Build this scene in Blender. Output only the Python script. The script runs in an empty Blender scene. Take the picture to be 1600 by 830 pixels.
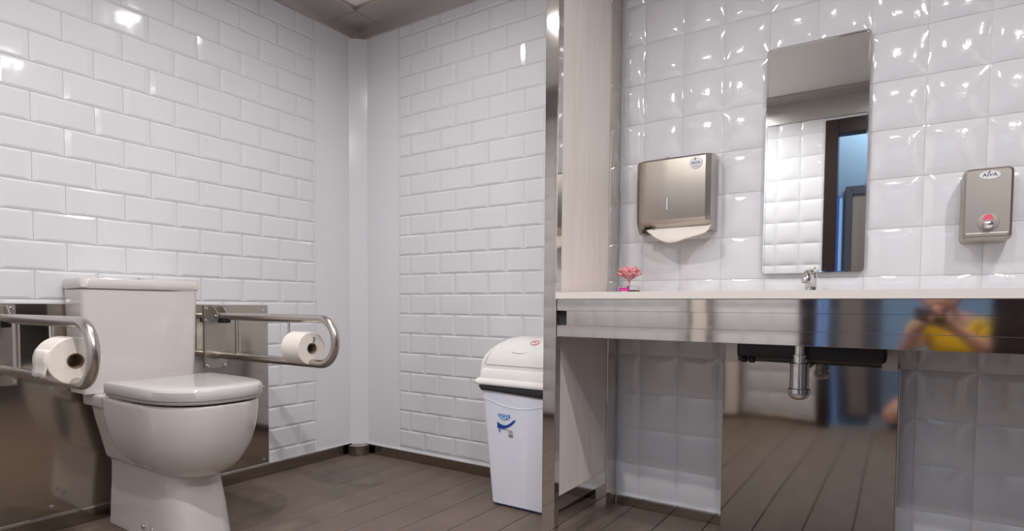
import bpy, bmesh, math, random
from mathutils import Vector, Matrix
random.seed(4)
S = bpy.context.scene
COL = S.collection
PI = math.pi

# ---------------------------------------------------------------- camera
cd = bpy.data.cameras.new('camera'); cam = bpy.data.objects.new('camera', cd); COL.objects.link(cam)
yw, pt, rl = -.5855, .0416, -.0072
fwd = Vector((math.sin(yw)*math.cos(pt), math.cos(yw)*math.cos(pt), -math.sin(pt)))
rgt = Vector((math.cos(yw), -math.sin(yw), 0)); dwn = fwd.cross(rgt)
r2 = math.cos(rl)*rgt + math.sin(rl)*dwn; d2 = -math.sin(rl)*rgt + math.cos(rl)*dwn
M = Matrix((r2, -d2, -fwd)).transposed().to_4x4(); M.translation = (0, 0, .80)
cam.matrix_world = M
cd.sensor_width = 36; cd.sensor_fit = 'HORIZONTAL'; cd.lens = 36*917.43/1600
cd.shift_y = (517.34-415)/1600; cd.clip_start = .01
S.camera = cam

# ---------------------------------------------------------------- world, lights, exposure
w = bpy.data.worlds.new('world'); S.world = w; w.use_nodes = True
w.node_tree.nodes['Background'].inputs[0].default_value = (.36, .52, 1.0, 1)
w.node_tree.nodes['Background'].inputs[1].default_value = .75
S.view_settings.view_transform = 'Standard'; S.view_settings.look = 'None'
S.view_settings.gamma = 1; S.view_settings.use_curve_mapping = False
S.view_settings.exposure = 0.10
ZC = 2.272
LAMPS = [(-1.50, .71, 4.6), (-1.60, 1.45, 3.8), (-.42, 1.30, 1.6), (-.10, .50, 4.5), (.40, .16, 10.0), (-1.05, .32, 16.0), (.62, .90, 14.0)]  # last entry is an added fill light that brightens the beige partition
def area(name, loc, size, power, color, rot=(0, 0, 0), sy=None):
    l = bpy.data.lights.new(name, 'AREA'); l.energy = power; l.color = color
    l.shape = 'RECTANGLE' if sy else 'DISK'; l.size = size
    if sy: l.size_y = sy
    o = bpy.data.objects.new(name, l); COL.objects.link(o); o.location = loc; o.rotation_euler = rot
    return o
for i, (x, y, p) in enumerate(LAMPS):
    area('downlight_lamp', (x, y, ZC-.022), .055, p, (1, .965, .955)).data.spread = math.radians(170)

area('workshop_fill', (.2, -1.30, 2.9), .9, 75, (.66, .82, 1), (math.radians(-25), 0, 0), .5)  # unseen area light added as bluish daylight fill through the doorway
# ---------------------------------------------------------------- materials
MATS = {}
def mat(name, col, rough=.5, metal=0, bump=None, coat=0, var=None, trans=0, emit=None, spec=None, wear=None):
    """bump=(scale, strength, (stretch)), var=(scale, colour2, (stretch))"""
    m = bpy.data.materials.new(name); m.use_nodes = True; MATS[name] = m
    nt = m.node_tree; n = nt.nodes; L = nt.links; b = n['Principled BSDF']
    b.inputs['Base Color'].default_value = (*col, 1); b.inputs['Roughness'].default_value = rough
    b.inputs['Metallic'].default_value = metal
    if coat: b.inputs['Coat Weight'].default_value = coat; b.inputs['Coat Roughness'].default_value = .04
    if trans: b.inputs['Transmission Weight'].default_value = trans
    if spec is not None: b.inputs['Specular IOR Level'].default_value = spec
    if emit: b.inputs['Emission Color'].default_value = (*emit[0], 1); b.inputs['Emission Strength'].default_value = emit[1]
    def noise(scale, stretch, detail=3):
        g = n.new('ShaderNodeNewGeometry'); mp = n.new('ShaderNodeMapping'); mp.inputs['Scale'].default_value = stretch
        t = n.new('ShaderNodeTexNoise'); t.inputs['Scale'].default_value = scale; t.inputs['Detail'].default_value = detail
        L.new(g.outputs['Position'], mp.inputs['Vector']); L.new(mp.outputs[0], t.inputs['Vector']); return t
    if bump:
        t = noise(bump[0], bump[2] if len(bump) > 2 else (1, 1, 1), bump[3] if len(bump) > 3 else 2)
        bp = n.new('ShaderNodeBump'); bp.inputs['Strength'].default_value = 1; bp.inputs['Distance'].default_value = bump[1]
        L.new(t.outputs['Fac'], bp.inputs['Height']); L.new(bp.outputs[0], b.inputs['Normal'])
    if var:
        t = noise(var[0], var[2] if len(var) > 2 else (1, 1, 1), 5)
        r = n.new('ShaderNodeValToRGB'); r.color_ramp.elements[0].position = .35; r.color_ramp.elements[1].position = .65
        r.color_ramp.elements[0].color = (*col, 1); r.color_ramp.elements[1].color = (*var[1], 1)
        L.new(t.outputs['Fac'], r.inputs['Fac']); L.new(r.outputs[0], b.inputs['Base Color'])
    if wear:
        t = noise(wear[0], wear[3] if len(wear) > 3 else (1, 1, 1), 4)
        mr = n.new('ShaderNodeMapRange'); mr.inputs[3].default_value = wear[1]; mr.inputs[4].default_value = wear[2]
        L.new(t.outputs['Fac'], mr.inputs[0]); L.new(mr.outputs[0], b.inputs['Roughness'])
    return m
M_TILE = mat('gloss_metro_tile', (.76, .77, .80), .10, bump=(14, .0012, (1, 1, 1), 1), coat=.4)
M_TILEC = mat('gloss_pillow_tile', (.76, .765, .795), .09, bump=(34, .0007, (1, 1, 1), 2), coat=.4)
M_JOINT = mat('tile_joint', (.72, .73, .76), .3)
M_PANEL = mat('smooth_white_panel', (.78, .79, .82), .16, bump=(3, .002, (1, 1, 1), 1))
M_STEELB = mat('brushed_steel', (.52, .48, .43), .36, 1, bump=(90, .00025, (1, 1, .04)), wear=(6, .32, .42))
M_STEELD = mat('dull_brushed_steel', (.43, .39, .345), .42, 1, bump=(120, .0003, (1, 1, .03)), wear=(30, .36, .50, (1, 1, .1)))
M_STEELH = mat('brushed_steel_fascia', (.66, .64, .62), .06, 1, bump=(3.0, .0007, (1, 1, 1), 1), wear=(8, .035, .09, (.2, 1, 6)))
M_TUBE = mat('satin_steel_tube', (.55, .51, .47), .27, 1)
M_MIRS = mat('polished_steel', (.44, .41, .375), .05, 1, bump=(2.6, .0018, (1, 1, 1), 1), wear=(5, .03, .09))
M_PLATE = mat('polished_wall_plate', (.50, .45, .39), .07, 1, bump=(3.0, .0022, (1, 1, 1), 1), wear=(5, .05, .13))
M_CHROME = mat('chrome', (.80, .80, .80), .05, 1)
M_MIRROR = mat('mirror_glass', (.80, .82, .80), .01, 1)
M_SKIRT = mat('steel_skirting', (.36, .31, .26), .18, 1, bump=(6, .001))
M_POST = mat('polished_post_steel', (.66, .63, .60), .05, 1, bump=(4, .00012, (1, 1, 1), 1), wear=(5, .03, .09))
M_BEIGE = mat('pale_wood_laminate', (.88, .80, .745), .45, var=(9, (.93, .87, .82), (6, 6, .35)))
M_CER = mat('white_ceramic', (.68, .645, .62), .09, coat=.5)
M_SEAT = mat('white_seat_plastic', (.60, .585, .58), .12)
M_FLOOR = mat('composite_board', (.140, .103, .081), .50, bump=(120, .0006, (1, .12, 1)), var=(7, (.170, .128, .102), (2, .8, 1)))
M_GAP = mat('floor_gap', (.02, .016, .014), .8)
M_TOP = mat('white_solid_surface', (.74, .69, .65), .25)
M_CEIL = mat('cream_ceiling_panel', (.93, .89, .84), .5)
M_CHAN = mat('ceiling_steel_channel', (.56, .52, .49), .35, .9, bump=(6, .001), wear=(4, .3, .45))
M_BLACK = mat('black_plastic', (.012, .012, .014), .35)
M_DARK = mat('dark_gap_backing', (.02, .02, .022), .6)
M_PAPER = mat('white_tissue', (.82, .76, .70), .9, bump=(60, .0006))
M_CORE = mat('cardboard_core', (.25, .18, .12), .9)
M_BIN = mat('bin_grey_plastic', (.84, .87, .96), .38)
M_LID = mat('bin_white_lid', (.84, .83, .81), .28)
M_BAG = mat('grey_bin_liner', (.035, .035, .042), .3, bump=(70, .004, (1, 1, .5)))
M_BLUE = mat('label_blue', (.01, .06, .33), .4)
M_CYAN = mat('label_light_blue', (.02, .23, .62), .4)
M_INK = mat('label_ink', (.03, .03, .06), .5)
M_RED = mat('label_red', (.75, .08, .12), .5)
M_STICK = mat('sticker_white', (.78, .78, .80), .35)
M_GREY = mat('label_grey', (.32, .28, .28), .6)
M_PINK = mat('pink_petal', (.88, .33, .38), .7, var=(60, (.94, .55, .56)))
M_MAG = mat('magenta_label', (.55, .0, .30), .5)
M_LIQ = mat('dark_red_liquid', (.08, .004, .025), .12)
M_GLASS = mat('clear_glass', (.95, .96, .96), .02, trans=1)
M_JAMB = mat('dark_brown_frame', (.022, .010, .012), .35)
M_DOORW = mat('brown_door_wood', (.30, .19, .12), .5, var=(5, (.36, .24, .15), (5, 5, .4)))
M_WGREY = mat('workshop_blue_wall', (.27, .33, .365), .7)
M_WBLUE = mat('blue_tape', (.02, .14, .60), .5)
M_WPALE = mat('pale_blue_board', (.55, .68, .80), .6)
M_WDARK = mat('workshop_dark_blue_roof', (.02, .06, .12), .7)
M_SKIN = mat('skin', (.62, .33, .24), .5)
M_YEL = mat('yellow_shirt', (.80, .50, .01), .8)
M_JEAN = mat('blue_denim', (.08, .16, .32), .9)
M_HAIR = mat('dark_hair', (.03, .02, .015), .6)
M_LENS = mat('lamp_lens', (1, .95, .9), .4, emit=((1, .93, .86), 12))
M_WPL = mat('darkened_wall', (.10, .10, .11), .3)  # right wall toned dark to deepen the undercounter shade and steel reflections
M_REDB = mat('pink_reflection', (.75, .12, .18), .3)

# ---------------------------------------------------------------- mesh helpers
def link(name, bm, m=None, parent=None, smooth=False, loc=None, auto=None):
    bmesh.ops.recalc_face_normals(bm, faces=bm.faces[:])
    me = bpy.data.meshes.new(name); bm.to_mesh(me); bm.free()
    if m: me.materials.append(m)
    if smooth:
        for p in me.polygons: p.use_smooth = True
        if auto is not None:
            me.set_sharp_from_angle(angle=math.radians(auto))
    o = bpy.data.objects.new(name, me); COL.objects.link(o)
    if parent: o.parent = parent
    if loc: o.location = loc
    return o
def tag(o, label=None, cat=None, group=None, kind=None):
    if label: o['label'] = label
    if cat: o['category'] = cat
    if group: o['group'] = group
    if kind: o['kind'] = kind
    return o
def thing(name, loc, label, cat, group=None, rz=0):
    o = bpy.data.objects.new(name, None); COL.objects.link(o); o.location = loc; o.rotation_euler = (0, 0, rz)
    o.empty_display_size = .1
    return tag(o, label, cat, group)
def box(bm, lo, hi, bev=0, seg=2):
    vs = [bm.verts.new((x, y, z)) for x in (lo[0], hi[0]) for y in (lo[1], hi[1]) for z in (lo[2], hi[2])]
    idx = [(0, 1, 3, 2), (4, 6, 7, 5), (0, 4, 5, 1), (2, 3, 7, 6), (0, 2, 6, 4), (1, 5, 7, 3)]
    fs = [bm.faces.new([vs[i] for i in f]) for f in idx]
    if bev:
        es = list({e for f in fs for e in f.edges})
        bmesh.ops.bevel(bm, geom=es, offset=bev, segments=seg, affect='EDGES', profile=.6)
def bx(name, lo, hi, m, parent=None, bev=0, seg=2, smooth=False):
    bm = bmesh.new(); box(bm, lo, hi, bev, seg); return link(name, bm, m, parent, smooth, auto=40)
def struct(name, lo, hi, m, parent=None, bev=0):
    o = bx(name, lo, hi, m, parent, bev)
    if not parent: o['kind'] = 'structure'
    return o
def loft(bm, rings, cap=True, closed=True):
    rs = [[bm.verts.new(p) for p in r] for r in rings]
    for a, b in zip(rs, rs[1:]):
        n = len(a)
        for i in range(n if closed else n-1):
            j = (i+1) % n
            bm.faces.new((a[i], a[j], b[j], b[i]))
    if cap: bm.faces.new(rs[0][::-1]); bm.faces.new(rs[-1])
    return rs
def rrect(x0, x1, y0, y1, r, z, n=5):
    out = []
    for cx, cy, a0 in ((x1-r, y1-r, 0), (x0+r, y1-r, 90), (x0+r, y0+r, 180), (x1-r, y0+r, 270)):
        for k in range(n+1):
            a = math.radians(a0+90*k/n); out.append(Vector((cx+r*math.cos(a), cy+r*math.sin(a), z)))
    return out
def lathe(bm, prof, c=(0, 0, 0), axis='Z', seg=24, closed=False):
    """prof = [(radius, height)]"""
    rings = []
    for r, hgt in prof:
        ring = []
        for k in range(seg):
            a = 2*PI*k/seg; u, v = max(r, 1e-5)*math.cos(a), max(r, 1e-5)*math.sin(a)
            p = {'Z': (u, v, hgt), 'X': (hgt, u, v), 'Y': (u, hgt, v)}[axis]
            ring.append(Vector(p)+Vector(c))
        rings.append(ring)
    if closed:
        rings.append(rings[0])
        rs = [[bm.verts.new(p) for p in r] for r in rings[:-1]]; rs.append(rs[0])
        for a, b in zip(rs, rs[1:]):
            for i in range(seg):
                j = (i+1) % seg; bm.faces.new((a[i], a[j], b[j], b[i]))
    else: loft(bm, rings)
def round_path(pts, rad, n=8):
    pts = [Vector(p) for p in pts]; out = [pts[0]]
    for i in range(1, len(pts)-1):
        p = pts[i]; a = (pts[i-1]-p); b = (pts[i+1]-p)
        r = min(rad, a.length*.49, b.length*.49); a.normalize(); b.normalize()
        ang = a.angle(b)
        if ang > 3.1: out.append(p); continue
        t = r; R = t*math.tan(ang/2); c = p+(a+b).normalized()*(R/math.sin(ang/2))
        s = p+a*t-c; e = p+b*t-c; ax = s.cross(e).normalized(); th = s.angle(e)
        for k in range(n+1): out.append(c+Matrix.Rotation(th*k/n, 3, ax) @ s)
    out.append(pts[-1]); return out
def tube(bm, pts, r, seg=12, cap=True):
    pts = [Vector(p) for p in pts]
    rad = r if isinstance(r, (list, tuple)) else [r]*len(pts)
    t0 = (pts[1]-pts[0]).normalized(); up = Vector((0, 0, 1)) if abs(t0.z) < .9 else Vector((1, 0, 0))
    nrm = t0.cross(up).normalized(); rings = []
    for i, p in enumerate(pts):
        t = ((pts[min(i+1, len(pts)-1)]-p).normalized()+(p-pts[max(i-1, 0)]).normalized()).normalized()
        nrm = (nrm-t*nrm.dot(t)).normalized(); bn = t.cross(nrm)
        rings.append([p+rad[i]*(math.cos(2*PI*k/seg)*nrm+math.sin(2*PI*k/seg)*bn) for k in range(seg)])
    loft(bm, rings, cap)
def text_mesh(name, s, size, m, parent, mw, ext=.0004):
    c = bpy.data.curves.new(name, 'FONT'); c.body = s; c.size = size; c.align_x = 'CENTER'; c.align_y = 'CENTER'; c.extrude = ext
    t = bpy.data.objects.new(name, c); COL.objects.link(t)
    dg = bpy.context.evaluated_depsgraph_get()
    me = bpy.data.meshes.new_from_object(t.evaluated_get(dg)); bpy.data.objects.remove(t)
    me.transform(mw); me.materials.clear(); me.materials.append(m)
    o = bpy.data.objects.new(name, me); COL.objects.link(o)
    if parent: o.parent = parent
    return o
def facing(loc, shear=0, sx=1):   # text plane facing -Y
    m = Matrix(((sx, shear, 0, loc[0]), (0, 0, -1, loc[1]), (0, 1, 0, loc[2]), (0, 0, 0, 1)))
    return m

# ---------------------------------------------------------------- room shell
XA, YB, YO, XR = -2.47, 2.215, -.25, .92
ZW = 2.25                         # underside of the ceiling frame
wl = struct('wall_left', (XA-.09, YO-.09, 0), (XA, YB+.09, 2.42), M_JOINT)
wb = struct('wall_back', (XA, YB, 0), (XR+.09, YB+.09, 2.42), M_JOINT)
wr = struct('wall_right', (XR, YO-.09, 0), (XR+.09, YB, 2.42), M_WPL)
wf = struct('wall_front', (XA, YO-.09, 0), (-.475, YO, 2.42), M_JOINT)
struct('trim_1', (.56, YO-.09, 0), (XR, YO, 2.42), M_PANEL)
struct('trim_2', (-.475, YO-.09, 2.10), (.56, YO, 2.42), M_PANEL)

def metro_bm(u, v, frame):
    """bevelled tile: u x v, thickness along n, origin at lower-left corner"""
    e, t, bv, top = .0005, .0050, .010, .0085
    def P(a, b, n): return frame(a, b, n)
    bm = bmesh.new()
    lv = [[(e, e), (u-e, e), (u-e, v-e), (e, v-e)]]
    bvu = min(.020, u*.3); bvv = min(.0085, v*.3)
    r0 = [bm.verts.new(P(a, b, -.001)) for a, b in lv[0]]
    r1 = [bm.verts.new(P(a, b, t)) for a, b in lv[0]]
    r2_ = [bm.verts.new(P(a, b, top)) for a, b in [(e+bvu, e+bvv), (u-e-bvu, e+bvv), (u-e-bvu, v-e-bvv), (e+bvu, v-e-bvv)]]
    for a, b in ((r0, r1), (r1, r2_)):
        for i in range(4): j = (i+1) % 4; bm.faces.new((a[i], a[j], b[j], b[i]))
    bm.faces.new(r2_)
    return bm
def pillow_bm(u, v, frame, n=7, H=.0085):
    bm = bmesh.new(); e = .0006
    ts = [0, .07, .19, .36, .64, .81, .93, 1]
    g = []
    for t in ts:
        row = []
        for q in ts:
            k = (1-abs(2*t-1)**2.6)*(1-abs(2*q-1)**2.6)
            row.append(bm.verts.new(frame(e+(u-2*e)*t, e+(v-2*e)*q, .001+H*k**.75)))
        g.append(row)
    for i in range(n):
        for j in range(n): bm.faces.new((g[i][j], g[i+1][j], g[i+1][j+1], g[i][j+1]))
    # skirt
    edge = [g[i][0] for i in range(n)]+[g[n][j] for j in range(n)]+[g[n-i][n] for i in range(n)]+[g[0][n-j] for j in range(n)]
    low = []
    return bm
frA = lambda a, b, n: (n, a, b)
frB = lambda a, b, n: (a, -n, b)
frF = lambda a, b, n: (a, n, b)
_tc = {}
def put_tile(kind, key, u, v, frame, loc, m, parent):
    k = (kind, key, round(u, 3), round(v, 3))
    if k not in _tc:
        bm = metro_bm(u, v, frame) if kind == 'metro' else pillow_bm(u, v, frame)
        o = link('tile', bm, m, parent, smooth=(kind != 'metro'), loc=loc)
        _tc[k] = o.data
        # make sure normals look into the room
        nrm = {'A': Vector((1, 0, 0)), 'B': Vector((0, -1, 0)), 'F': Vector((0, 1, 0))}[key]
        s = sum((p.normal.dot(nrm)*p.area for p in o.data.polygons))
        if s < 0: o.data.flip_normals()
    else:
        o = bpy.data.objects.new('tile', _tc[k]); COL.objects.link(o); o.parent = parent; o.location = loc
    return o
# wall_left metro tiles (u = Y).  Rows .013+.1k, first joint row phase
YE = 1.927
def metro_rows(key, rows, lo, hi, joint0, pitch, frame, place, parent, keep):
    for r, (z0, z1) in enumerate(rows):
        off = joint0 + (pitch/2 if r % 2 else 0)
        k = math.floor((lo-off)/pitch); u = off+k*pitch
        while u < hi-.002:
            a, b = max(u, lo), min(u+pitch, hi)
            if b-a > .012 and keep(a, b, z0, z1): put_tile('metro', key, b-a, z1-z0, frame, place(a, z0), M_TILE, parent)
            u += pitch
rowsA = [(.052, .113)]+[(.013+.1*k, .113+.1*k) for k in range(1, 22)]
metro_rows('A', rowsA, .50, YE, .772, .19, frA, lambda a, z: (XA, a, z), wl,
           lambda a, b, z0, z1: not (b < 1.64 and z1 < .80))
# the part of the left wall beside and behind the viewer: one joined sheet of the same tiles
bm = bmesh.new()
for r, (z0, z1) in enumerate(rowsA):
    u = YO
    while u < .50-.01:
        b = min(u+.19, .50)
        t = metro_bm(b-u, z1-z0, frA); bmesh.ops.translate(t, verts=t.verts, vec=(XA, u, z0))
        me = bpy.data.meshes.new('t'); t.to_mesh(me); t.free(); bm.from_mesh(me); bpy.data.meshes.remove(me)
        u += .19
tag(link('tile', bm, M_TILE, wl), kind='stuff')
rowsB = [(.052, .070)]+[(.070 if k == 0 else .057+.1*k, .157+.1*k) for k in range(0, 22)]
XBE = -2.17
metro_rows('B', rowsB[1:], XBE, -1.0, -1.991-.39, .195, frB, lambda a, z: (a, YB, z), wb, lambda a, b, z0, z1: True)
# pillow tiles right of the partition
rowsC = [.038, .172, .317, .462, .612, .760, .905, 1.056, 1.212, 1.364, 1.516, 1.668, 1.820, 1.972, 2.124, 2.249]
colsC = [-.944]+[-.856+.15*k for k in range(0, 12)]+[XR]
for i in range(len(rowsC)-1):
    for j in range(len(colsC)-1):
        a, b = colsC[j], colsC[j+1]
        put_tile('pillow', 'B', b-a, rowsC[i+1]-rowsC[i], frB, (a, YB, rowsC[i]), M_TILEC, wb)
# wall behind the viewer (seen in the mirror)
cF = [-.475-.153*k for k in range(0, 5)]
for i in range(14):
    z0 = .04+.153*i
    for j in range(len(cF)-1):
        put_tile('pillow', 'F', .153, .153, frF, (cF[j+1], YO, z0), M_TILEC, wf)
bm = bmesh.new()
for i in range(14):
    for j in range(7):
        t = pillow_bm(.153, .153, frF); bmesh.ops.translate(t, verts=t.verts, vec=(-1.15-.153*(j+1), YO, .04+.153*i))
        me = bpy.data.meshes.new('t'); t.to_mesh(me); t.free(); bm.from_mesh(me); bpy.data.meshes.remove(me)
tag(link('tile', bm, M_TILEC, wf, smooth=True), kind='stuff')
# smooth corner panels
bx('corner_panel', (XA, YE+.001, .052), (XA+.007, YB, ZW-.03), M_PANEL, wl)
bx('corner_panel', (XA, YB-.007, .052), (XBE-.001, YB, ZW-.03), M_PANEL, wb)
bm = bmesh.new()
loft(bm, [[(XA+.003, YB-.075, z), (XA+.009, YB-.075, z), (XA+.014, YB-.070, z), (XA+.070, YB-.014, z), (XA+.075, YB-.009, z), (XA+.075, YB-.003, z), (XA+.003, YB-.003, z)] for z in (.052, 2.203)])
cc = link('trim_3', bm, M_PANEL, None, True, auto=20); tag(cc, kind='structure')
# thin joint strips beside the panels
bx('joint_strip', (XBE-.003, YB-.010, .052), (XBE+.003, YB, ZW-.03), M_PANEL, wb)
bx('joint_strip', (XA, YE-.003, .052), (XA+.009, YE+.002, ZW-.03), M_PANEL, wl)
# skirting
def skirting(name, lo, hi):
    return tag(bx(name, lo, hi, M_SKIRT, None, .002, 1), kind='structure')
skirting('baseboard_left', (XA, YO, 0), (XA+.012, YB-.05, .050))
skirting('baseboard_back', (XA+.05, YB-.012, 0), (-.99, YB, .050))
skirting('baseboard_right', (-.945, YB-.012, 0), (XR, YB, .036))
skirting('baseboard_front', (XA, YO, 0), (-.48, YO+.012, .040))
bm = bmesh.new()
rings = []
for z in (0, .052):
    ring = []
    for k in range(13):
        a = math.radians(-100+110*k/12)
        ring.append((XA+.045+.065*math.cos(a), YB-.045+.065*math.sin(a), z))
    ring += [(XA+.004, YB-.004, z)]
    rings.append(ring)
loft(bm, rings); tag(link('trim_4', bm, M_SKIRT, None, True, auto=50), kind='structure')
# bright capping strips on the skirting
tag(bx('trim_5', (XA, 1.64, .050), (XA+.014, YB-.05, .056), M_CHROME), kind='structure')
tag(bx('trim_6', (XA+.05, YB-.014, .050), (-.99, YB, .056), M_PANEL), kind='structure')
tag(bx('trim_7', (-.945, YB-.015, .036), (XR, YB, .042), M_CHROME), kind='structure')

# floor boards
fl = struct('floor', (XA-.09, YO-.09, -.06), (XR+.09, YB+.09, -.012), M_GAP)
x = -.577-.15*13
bmesh_cache = {}
while x < XR:
    a, b = max(x, XA), min(x+.15, XR)
    if b-a > .01:
        o = bx('floor_board', (a+.0016, YO-.09, -.012), (b-.0016, YB, 0), M_FLOOR, fl, .0015, 1)
    x += .15

# ceiling
cl = struct('ceiling', (XA, YO, ZC+.0), (XR, YB, 2.42), M_CEIL)
W = .165
def chan(lo, hi): return bx('frame_channel', lo, hi, M_CHAN, cl, .002, 1)
chan((XA+.02, YO, ZW), (XA+.02+W, YB-.02-W, ZC)); chan((XA+.02+W, YB-.02-W, ZW), (XR, YB-.02, ZC))
chan((XA+.02+W, YO, ZW), (XR, YO+W, ZC))
bx('corner_plate', (XA+.02, YB-.02-W, ZW-.001), (XA+.02+W, YB-.02, ZC), M_CHAN, cl)
M_LIP = mat('ceiling_edge_steel', (.62, .60, .59), .3, .9, bump=(5, .001))
bx('edge_lip', (XA, YO, 2.208), (XA+.022, YB, ZC), M_LIP, cl)
bx('edge_lip', (XA+.022, YB-.022, 2.204), (XR, YB, ZC), M_LIP, cl)
bx('edge_lip', (XA+.02, YO, 2.12), (XR, YO+.02, ZC), M_LIP, cl)
# downlights
for i, (x, y, p) in enumerate(LAMPS):
    where = ['in front of the toilet', 'near the tiled room corner', 'above the washstand',
             'left above the doorway', 'right above the doorway', 'over the front wall left of the doorway', 'right of the washstand, added to brighten the partition'][i]
    t = thing('ceiling_downlight', (x, y, ZC), 'round recessed ceiling downlight '+where, 'light', 'ceiling downlights')
    bm = bmesh.new(); lathe(bm, [(.050, 0), (.062, 0), (.062, -.006), (.050, -.014)], closed=True); link('trim_ring', bm, M_CHROME, t, True, auto=40)
    bm = bmesh.new(); lathe(bm, [(0, -.004), (.050, -.004), (.050, 0), (0, 0)]); link('lens', bm, M_LENS, t)

# doorway behind the viewer
dr = bpy.data.objects.new('door_1', None); COL.objects.link(dr); dr['kind'] = 'structure'
bx('jamb', (-.475, YO-.09, 0), (-.395, YO+.012, 2.10), M_JAMB, dr, .003, 1)
bx('jamb', (.37, YO-.09, 0), (.56, YO+.012, 2.10), M_JAMB, dr, .003, 1)
bx('lintel', (-.395, YO-.09, 2.0), (.37, YO+.012, 2.10), M_JAMB, dr, .003, 1)
bx('threshold', (-.395, YO-.09, 0), (.37, YO, .012), M_LIP, dr)

# workshop outside the doorway
yo = -2.1
struct('trim_8', (-4.2, -2.6, -.66), (3.2, YO-.09, -.56), mat('pale_concrete', (.34, .42, .50), .6, var=(2, (.28, .35, .42))))
struct('trim_9', (-3.0, yo-.1, -.56), (3.2, yo, 3.1), M_WGREY)
struct('trim_10', (-3.0, -2.6, 3.1), (3.2, -.5, 3.2), M_WDARK)
bx_ = thing('workshop_door', (-.335, yo, -.2), 'narrow brown wooden door with a dark frame in the workshop wall, seen in the mirror', 'door')
bx('door_leaf', (-.085, 0, .02), (.085, .045, 2.08), M_DOORW, bx_, .004, 1)
for lo, hi in (((-.14, 0, 0), (-.085, .06, 2.16)), ((.085, 0, 0), (.205, .06, 2.16)), ((-.085, 0, 2.08), (.085, .06, 2.16)), ((-.085, 0, -.04), (.085, .06, .02))):
    bx('frame', lo, hi, mat('door_frame_dark', (.10, .075, .07), .6) if 'door_frame_dark' not in MATS else MATS['door_frame_dark'], bx_, .003, 1)
pb = thing('wrapped_board', (-.575, yo, -.56), 'pale blue board with bright blue tape edges leaning by the workshop door', 'board')
bx('sheet', (-.045, 0, .0), (.075, .03, 2.42), M_WPALE, pb)
bx('tape', (-.085, 0, 0), (-.045, .035, 2.48), M_WBLUE, pb); bx('tape', (.030, .0305, 0), (.048, .036, 2.44), M_WBLUE, pb)
st_ = bx('entrance_step', (-.18, -.95, -.56), (.62, YO-.092, 0), M_CHAN, None, .004, 1); tag(st_, 'dark steel entrance step outside the doorway under the kneeling person', 'step')
tb = bx('roof_beam', (-3.0, -1.5, 2.55), (3.2, -1.35, 2.72), mat('pale_beam', (.45, .55, .62), .6)); tag(tb, 'pale blue grey steel beam under the dark workshop roof', 'beam')

# ---------------------------------------------------------------- partition stub beside the washstand
pa = thing('partition', (-.972, 1.695, 0), 'short beige wood-look partition with polished steel posts between toilet and washstand', 'partition')
PX, PY = -.972, 1.695
def pbox(name, lo, hi, m, bev=0, par=pa):
    return bx(name, (lo[0]-PX, lo[1]-PY, lo[2]), (hi[0]-PX, hi[1]-PY, hi[2]), m, par, bev)
pbox('post', (-.998, 1.695, .012), (-.950, 1.729, ZW-.002), M_POST, .0015)
pbox('post', (-.996, 2.112, .0), (-.950, 2.206, ZW-.002), M_POST, .0015)
pbox('panel', (-.990, 1.729, .158), (-.956, 2.112, 1.955), M_BEIGE)
pbox('top_rail', (-.990, 1.729, 1.955), (-.953, 2.112, 2.20), M_BEIGE)
pbox('bottom_rail', (-.990, 1.729, .108), (-.952, 2.112, .158), M_POST, .001)
pbox('foot', (-1.003, 1.690, 0), (-.945, 1.735, .014), M_CHROME, .003)
# matching stub on the wall behind the viewer
pc = thing('partition', (-1.02, YO, 0), 'narrow beige upright between steel strips on the wall behind the viewer', 'partition')
bx('panel', (-.045, 0, .03), (.045, .06, 2.15), M_BEIGE, pc)
bx('post', (-.07, 0, 0), (-.045, .065, 2.2), M_MIRS, pc); bx('post', (.045, 0, 0), (.07, .065, 2.2), M_MIRS, pc)

# ---------------------------------------------------------------- washstand
# worktop slab with basin
bm = bmesh.new()
X0, X1, Y0, Y1, ZT, ZB = -.949, XR-.001, 1.688, YB-.010, .848, .826
hx0, hx1, hy0, hy1 = -.46, -.02, 1.80, 2.08
outer = []
N = 5
hole = rrect(hx0, hx1, hy0, hy1, .06, 0, N)
def square_proj(p):
    cx, cy = (hx0+hx1)/2, (hy0+hy1)/2
    return p
# build slab: grid of quads around the hole using 8 strips
top = [bm.verts.new((p.x, p.y, ZT)) for p in hole]
corners = {0: (X1, Y1), 1: (X0, Y1), 2: (X0, Y0), 3: (X1, Y0)}
oc = [bm.verts.new((*corners[q], ZT)) for q in range(4)]
for q in range(4):
    arc = top[q*(N+1):(q+1)*(N+1)]
    for a, b in zip(arc, arc[1:]): bm.faces.new((a, b, oc[q]))
    nx = top[((q+1)*(N+1)) % len(top)]
    bm.faces.new((arc[-1], nx, oc[(q+1) % 4], oc[q]))
ob = [bm.verts.new((*corners[q], ZB)) for q in range(4)]
for q in range(4): bm.faces.new((oc[q], oc[(q+1) % 4], ob[(q+1) % 4], ob[q]))
lowr = [bm.verts.new((p.x, p.y, ZB)) for p in hole]
for i in range(len(top)): j = (i+1) % len(top); bm.faces.new((top[i], top[j], lowr[j], lowr[i]))
for q in range(4):
    arc = lowr[q*(N+1):(q+1)*(N+1)]
    for a, b in zip(arc, arc[1:]): bm.faces.new((a, b, ob[q]))
    nx = lowr[((q+1)*(N+1)) % len(lowr)]
    bm.faces.new((arc[-1], nx, ob[(q+1) % 4], ob[q]))
ws = thing('washstand_counter', (-.02, 1.95, .70), 'long white counter with a polished steel fascia along the tiled wall', 'counter')
ws.location = (0, 0, 0)
slab = link('worktop', bm, M_TOP, ws)
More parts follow.
